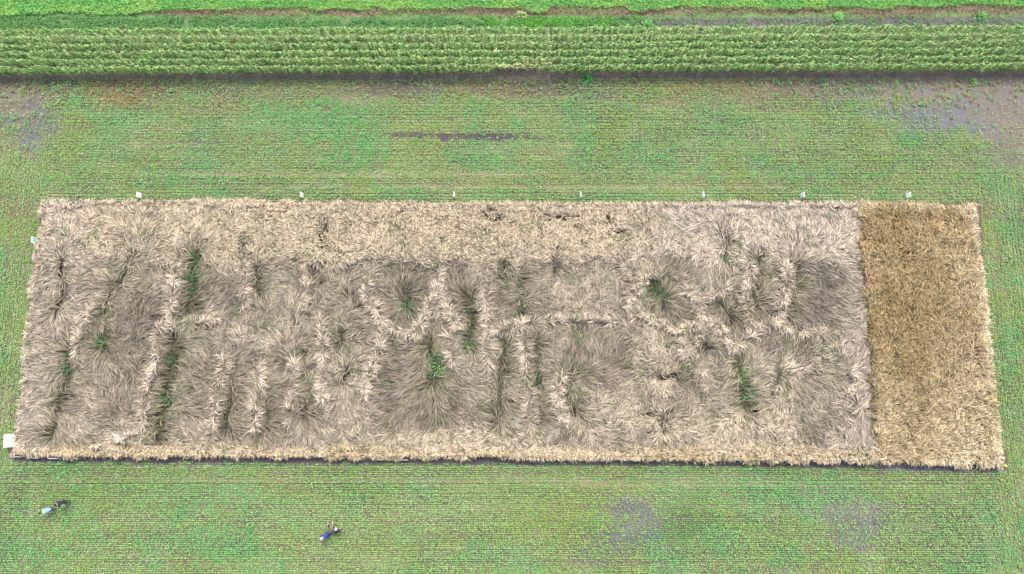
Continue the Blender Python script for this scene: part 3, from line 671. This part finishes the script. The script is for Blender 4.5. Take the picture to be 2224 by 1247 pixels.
def build_maize():
    # rows follow the photograph: foot line of the front row, then five rows behind it
    spacing = .735; step = .17; y0 = float(unp(1112, 164)[1])+.1
    slope = .004                                     # the strip drifts away from the camera to the right
    meshes = [np_mesh('maize_plant', *v, M_MAIZE) for v in VAR]
    big = []; singles = []
    for row in range(6):
        xs = np.arange(-58, 58, step if row else step)
        for x in xs:
            x = x+random.gauss(0, .03); y = y0+row*spacing+slope*x+random.gauss(0, .025)
            u = float(proj(x, y)[0])
            if abs(u-(1193)) < 4 and random.random() < .5: continue        # narrow gap running back through the rows
            yl = math.exp(-((u-1140)/75)**2) if row < 3 else 0
            vi = random.choice((12, 13, 14, 15)) if (row == 0 and 1065 < u < 1195 and random.random() < .75) or (random.random() < yl*.35) else random.randrange(12)
            s = random.uniform(.92, 1.08); rz = random.choice((0, math.pi))+random.gauss(0, .22)
            tx = (.25 if vi >= 12 and row == 0 else .05)
            M = Matrix.Translation((x, y, 0)) @ Matrix.Rotation(-tx*random.uniform(0, 1), 4, 'X') @ Matrix.Rotation(random.gauss(0, .06 if row else .08), 4, 'Y') @ Matrix.Rotation(rz, 4, 'Z') @ Matrix.Diagonal((s, s, s, 1))
            if row == 0 and abs(x) < 300*step/2 and len(singles) < 300: singles.append((vi, M))
            else: big.append((vi, M, random.uniform(.86, 1.14)))
    for vi, M in singles:
        o = bpy.data.objects.new('maize_plant', meshes[vi]); o.matrix_world = M; COL.objects.link(o)
        tag(o, 'green maize plant in the middle stretch of the front row', 'maize', 'maize plants in the front row')
    VV, FF, CC = [], [], []; off = 0
    for vi, M, br in big:
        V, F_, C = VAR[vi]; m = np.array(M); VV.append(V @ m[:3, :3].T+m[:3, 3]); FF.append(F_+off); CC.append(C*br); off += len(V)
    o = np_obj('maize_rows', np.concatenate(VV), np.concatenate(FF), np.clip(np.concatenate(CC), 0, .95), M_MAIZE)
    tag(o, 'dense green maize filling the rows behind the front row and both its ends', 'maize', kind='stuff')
build_maize()

# ------------------------------------------------------------------ boards and markers
M_WHITE = plain_mat('white_board', (250, 250, 250), .5, .02); M_POST = plain_mat('wood_post', (168, 150, 122), .8, .15)
M_CYAN = plain_mat('light_blue_plastic', (130, 205, 205), .5, .05); M_INK = plain_mat('grey_print', (150, 150, 165), .7, .05)
M_YEL = plain_mat('yellow_flag', (232, 214, 60), .6, .05); M_ORG = plain_mat('orange_flag', (236, 160, 112), .6, .05); M_MINT = plain_mat('mint_flag', (90, 214, 160), .6, .05)
def box_bm(bm, c, s, bev=0.0):
    r = bmesh.ops.create_cube(bm, size=1.0, matrix=Matrix.Translation(c) @ Matrix.Diagonal((*s, 1)))
    if bev: bmesh.ops.bevel(bm, geom=list({e for v in r['verts'] for e in v.link_edges}), offset=bev, segments=2, affect='EDGES')
def bm_obj(name, bm, mat, parent=None):
    me = bpy.data.meshes.new(name); bm.to_mesh(me); bm.free(); me.materials.append(mat)
    o = bpy.data.objects.new(name, me); COL.objects.link(o); o.parent = parent; return o
def empty(name, loc, rz=0):
    o = bpy.data.objects.new(name, None); COL.objects.link(o); o.location = loc; o.rotation_euler = (0, 0, rz); o.empty_display_size = .2; return o
def board(px, py, width, height, lift, rz, lab, group, cat='sign board', lean=0.0, back=None, pz=0.3, th=.03):
    """flat board on two stakes; the board's faces look along local X, its width runs along local Y"""
    X, Y = unp(px, py, pz); root = empty('sign_board', (float(X), float(Y), 0), rz); tag(root, lab, cat, group)
    bm = bmesh.new(); box_bm(bm, (0, 0, lift+height/2), (th, width, height), .006); bm_obj('panel', bm, M_WHITE, root)
    for s in (-1, 1):
        bm = bmesh.new(); box_bm(bm, (-.035, s*width*.36, (lift+height*.8)/2), (.03, .035, lift+height*.8), .004); bm_obj('stake', bm, M_POST, root)
    if back:
        bm = bmesh.new(); box_bm(bm, (.075, 0, lift+height*.45), (.06, width*.92, height*.8), .01); bm_obj('backing', bm, back, root)
    root.rotation_euler = (0, lean, rz)
    return root
GT = 'white plot boards along the far edge of the wheat'
for px, rz, lab in [(304, .0, 'leftmost white plot board at the far edge of the wheat'), (657, .02, 'second white plot board from the left at the far edge'),
                    (987, 0, 'edge on white plot board behind the wheat, just left of the small dark hole'), (1260, .0, 'edge on white plot board behind the wheat, first one right of the small dark hole'),
                    (1525, 0, 'white plot board at the far edge, third of its row from the right'), (1741, 0, 'white plot board at the far edge, last one left of the golden block'), (1970, .0, 'white plot board standing behind the golden standing wheat')]:
    board(px, 424, .46, .56, .05, rz+(math.pi if px > 1112 else 0), lab, GT, th=.07, lean=-R(abs(px-1112)/55))
board(76, 521, .58, .5, .1, 0, 'small white and light blue board at the upper left edge of the wheat', 'boards around the near and left edges', back=M_CYAN, pz=.4, lean=R(-24))
board(24, 957, 1.12, .85, .1, R(2), 'large white board beside the lower left edge of the wheat', 'boards around the near and left edges', pz=.55, lean=R(-24))
GB = 'boards around the near and left edges'
for px, wd, py, lab in [(34, .95, 991.5, 'thin white board edge on at the lower left corner of the plot'), (72, 1.0, 994, 'edge on white board half hidden by straw, next to the corner one'),
                        (116, .9, 995, 'edge on white board under overhanging straw between two others at lower left'), (160, .8, 995, 'last edge on white board to the right in the lower left run'),
                        (837, 1.1, 998, 'left one of the paired white boards at the lower edge near the middle'), (871, 1.15, 998.3, 'right one of the paired white boards at the lower edge near the middle')]:
    board(px, py+1, wd, .45, .12, R(90), lab, GB, pz=.5)
def flag(px, py, mat, lab, pz=.8):
    X, Y = unp(px, py, pz); root = empty('marker_flag', (float(X), float(Y), 0)); tag(root, lab, 'marker flag', 'marker flags at the plot corners')
    bm = bmesh.new(); bmesh.ops.create_cone(bm, cap_ends=True, segments=8, radius1=.012, radius2=.008, depth=1.0, matrix=Matrix.Translation((0, 0, .5))); bm_obj('stick', bm, M_POST, root)
    bm = bmesh.new(); n = 6
    for side in (0, .004):
        vs = [[bm.verts.new((.3*i/n, .03*math.sin(i*1.2)+side, z+.04*math.sin(i*.8))) for i in range(n+1)] for z in (.72, .96)]
        for i in range(n): bm.faces.new((vs[0][i], vs[0][i+1], vs[1][i+1], vs[1][i]))
    f = bm_obj('cloth', bm, mat, root); f.rotation_euler = (R(35), R(25), 0); f.location = (0, .45, .12)
flag(2110, 441, M_YEL, 'yellow flag at the far right corner of the golden wheat'); flag(2175, 1011, M_YEL, 'yellow flag at the near right corner of the golden wheat')
flag(90, 437, M_MINT, 'mint green flag at the far left corner of the wheat'); flag(69, 575, M_ORG, 'orange flag on the left edge of the wheat')

# ------------------------------------------------------------------ people
def person(px, py, face, lean, label, shirt, trousers, hair, hat=None, squat=0.0, skin=(206, 160, 130), arms='down', pz=0.9, carry=None):
    """face: heading in degrees (0 = away from camera); lean: forward bend of the trunk in degrees"""
    X, Y = unp(px, py, pz)
    hp = .92-squat; Ls = math.sin(R(lean)); Lc = math.cos(R(lean))
    J = {}; E = []; rad = {}
    def j(n, p, r, par=None):
        J[n] = Vector(p); rad[n] = r
        if par: E.append((par, n))
    back = -.12*Ls
    pel = Vector((0, back, hp)); j('pelvis', pel, (.15, .11))
    up = Vector((0, Ls, Lc)); fw = Vector((0, Lc, -Ls))
    j('waist', pel+up*.18, (.135, .10), 'pelvis'); j('chest', pel+up*.40, (.165, .115), 'waist'); j('neck', pel+up*.53, (.058, .058), 'chest')
    hl = max(0, lean-25); hu = Vector((0, math.sin(R(hl)), math.cos(R(hl))))
    j('skull', J['neck']+hu*.13, (.078, .088), 'neck'); j('crown', J['neck']+hu*.24, (.062, .07), 'skull')
    for s, tg in ((-1, 'l'), (1, 'r')):
        j('hip'+tg, pel+Vector((s*.10, 0, -.05)), (.095, .095), 'pelvis')
        kn = Vector((s*.12, back+.10+squat*.9, hp*.52)); stride = s*.13
        j('knee'+tg, kn+Vector((0, stride*.5, 0)), (.062, .062), 'hip'+tg); j('ank'+tg, (s*.12, .0+stride, .09), (.04, .04), 'knee'+tg); j('toe'+tg, (s*.13, .17+stride, .045), (.04, .035), 'ank'+tg)
        sh = pel+up*.47+Vector((s*.18, 0, 0)); j('sho'+tg, sh, (.062, .062), 'chest')
        if arms == 'reach': el = sh+Vector((s*.06, .10, -.24)); wr = el+Vector((-s*.05, .20, -.15))
        elif arms == 'hips': el = sh+Vector((s*.17, -.05, -.22)); wr = el+Vector((-s*.13, .13, -.14))
        else: el = sh+Vector((s*.05, .02, -.28)); wr = el+Vector((0, .08, -.24))
        j('elb'+tg, el, (.043, .043), 'sho'+tg); j('wri'+tg, wr, (.028, .026), 'elb'+tg)
        d = (wr-el).normalized(); sd_ = Vector((0, 1, 0)).cross(d).normalized(); ac = d.cross(sd_)
        j('palm'+tg, wr+d*.05, (.034, .016), 'wri'+tg)
        for k in range(4):
            o = ac*(k-1.5)*.021; b = wr+d*.085+o; ln = (.036, .042, .04, .03)[k]
            j(f'f{k}a{tg}', b, (.010, .010), 'palm'+tg); j(f'f{k}b{tg}', b+d*ln-sd_*s*.012, (.009, .009), f'f{k}a{tg}'); j(f'f{k}c{tg}', b+d*ln*1.7-sd_*s*.03, (.008, .008), f'f{k}b{tg}')
        b = wr+d*.03+ac*-.038; j('th1'+tg, b, (.011, .011), 'palm'+tg); j('th2'+tg, b+d*.035-ac*.02, (.009, .009), 'th1'+tg)
    names = list(J); me = bpy.data.meshes.new('person'); me.from_pydata([J[n] for n in names], [(names.index(a), names.index(b)) for a, b in E], [])
    tmp = bpy.data.objects.new('person', me); COL.objects.link(tmp)
    sk = tmp.modifiers.new('skin', 'SKIN'); sk.use_smooth_shade = True
    for i, n in enumerate(names):
        me.skin_vertices[0].data[i].radius = rad[n]; me.skin_vertices[0].data[i].use_root = (n == 'pelvis')
    sb = tmp.modifiers.new('sub', 'SUBSURF'); sb.levels = 2; sb.render_levels = 2
    dg = bpy.context.evaluated_depsgraph_get(); dg.update(); body = bpy.data.meshes.new_from_object(tmp.evaluated_get(dg)); bpy.data.objects.remove(tmp)
    n = len(body.vertices); co = np.zeros(n*3, np.float32); body.vertices.foreach_get('co', co); co = co.reshape(-1, 3)
    def key(a, b):
        for t in (a, b):
            if t[:2] in ('f0', 'f1', 'f2', 'f3', 'th', 'pa', 'wr'): return 'skin'
        if 'toe' in b: return 'shoe'
        if b in ('skull', 'crown') or b == 'neck': return 'skin' if b != 'neck' else 'shirt'
        if b[:3] in ('hip', 'kne', 'ank'): return 'trousers'
        return 'shirt'
    best = np.full(n, 1e9); cc = np.zeros((n, 3)); pal = {'skin': lin(skin), 'shirt': lin(shirt), 'trousers': lin(trousers), 'shoe': lin((60, 56, 54))}
    for a, b in E:
        A, B = np.array(J[a]), np.array(J[b]); ab = B-A; t = np.clip(((co-A)@ab)/(ab@ab), 0, 1); d = np.linalg.norm(co-(A+t[:, None]*ab), axis=1)-.5*rad[b][0]
        m = d < best; best[m] = d[m]; cc[m] = pal[key(a, b)]
    # face: nose, eyes, mouth pressed into the head surface by colour and a few pushed vertices
    hc = np.array(J['skull']); hf = np.array(hu.cross(Vector((1, 0, 0))))*-1; hf = hf/np.linalg.norm(hf); hu_ = np.array(hu)
    if hf[1] < 0: hf = -hf
    rel = co-hc; f_ = rel@hf; h_ = rel@hu_; x_ = rel[:, 0]
    nose = (f_ > .05) & (np.abs(x_) < .018) & (h_ > .0) & (h_ < .05); co[nose] += (hf*.02)
    eye = (f_ > .045) & (np.abs(np.abs(x_)-.032) < .012) & (np.abs(h_-.055) < .012); cc[eye] = lin((50, 40, 36))
    mouth = (f_ > .05) & (np.abs(x_) < .025) & (np.abs(h_+.025) < .009); cc[mouth] = lin((168, 96, 88))
    body.vertices.foreach_set('co', co.ravel())
    at = body.color_attributes.new('col', 'FLOAT_COLOR', 'POINT'); at.data.foreach_set('color', np.concatenate([cc, np.ones((n, 1))], 1).astype(np.float32).ravel())
    body.materials.clear(); body.materials.append(M_BODY); body.update()
    root = bpy.data.objects.new('person', body); COL.objects.link(root)
    root.location = (float(X), float(Y), 0); root.rotation_euler = (0, 0, R(face)); root.scale = (1, 1, 1)
    tag(root, label, 'person')
    # hair: a cap of rough locks over the back of the head
    bm = bmesh.new(); bmesh.ops.create_icosphere(bm, subdivisions=3, radius=1)
    rr = random.Random(3)
    for v in bm.verts:
        s = 1+rr.uniform(-.04, .05); v.co = Vector((v.co.x*.088*s, v.co.y*.102*s, v.co.z*.10*s))
    bmesh.ops.delete(bm, geom=[v for v in bm.verts if v.co.z < -.015-.05*(v.co.y < 0) or (v.co.y > .055 and v.co.z < .05)], context='VERTS')
    q = Vector((0, 0, 1)).rotation_difference(hu).to_matrix().to_4x4()
    T = Matrix.Translation(J['skull']+hu*.055) @ q
    bmesh.ops.transform(bm, matrix=T, verts=bm.verts); bm_obj('hair', bm, plain_mat('hair', hair, .6, .2), root)
    if hat:
        bm = bmesh.new(); seg = 20
        rings = [(.0, .115), (.06, .11), (.085, .09), (.10, .02), (.10, .105), (.145, .0)] if False else [(.125, 0), (.105, .015), (.095, .07), (.07, .105), (.001, .118)]
        prev = None
        for r_, z_ in rings:
            ring = [bm.verts.new((math.cos(2*math.pi*k/seg)*r_, math.sin(2*math.pi*k/seg)*r_*1.1, z_)) for k in range(seg)]
            if prev:
                for k in range(seg): bm.faces.new((prev[k], prev[(k+1) % seg], ring[(k+1) % seg], ring[k]))
            prev = ring
        bmesh.ops.solidify(bm, geom=bm.faces[:], thickness=.004)
        bmesh.ops.transform(bm, matrix=Matrix.Translation(J['skull']+hu*.075) @ q, verts=bm.verts); bm_obj('hat', bm, plain_mat('hat', hat, .7, .05), root)
    return root
M_BODY = leaf_mat('clothes_and_skin', 0.0, 0.8)
person(110, 1106, 115, 62, 'person in a light blue jacket bending over the seedlings at lower left', (120, 168, 222), (70, 78, 92), (44, 44, 56), arms='down', squat=.08, pz=.6)
person(140, 1090, 120, 35, 'person in dark navy clothes standing behind the one in light blue', (44, 50, 70), (52, 56, 62), (40, 36, 34), arms='reach', pz=.7)
person(712, 1160, 125, 50, 'person in bright blue clothes and a white hat at the left of the trio', (34, 58, 160), (44, 40, 84), (40, 36, 34), hat=(235, 235, 235), arms='down', squat=.06, pz=.6)
person(722, 1149, 20, 50, 'person in a grey jacket with black hair bending forward in the middle of the trio', (132, 136, 142), (62, 66, 66), (28, 28, 28), arms='reach', pz=.7)
person(732, 1154, -15, 40, 'person in dark purple clothes and a white hat at the right of the trio', (66, 60, 90), (54, 52, 72), (40, 36, 34), hat=(238, 236, 230), arms='down', pz=.7)
print('objects', len(bpy.data.objects))
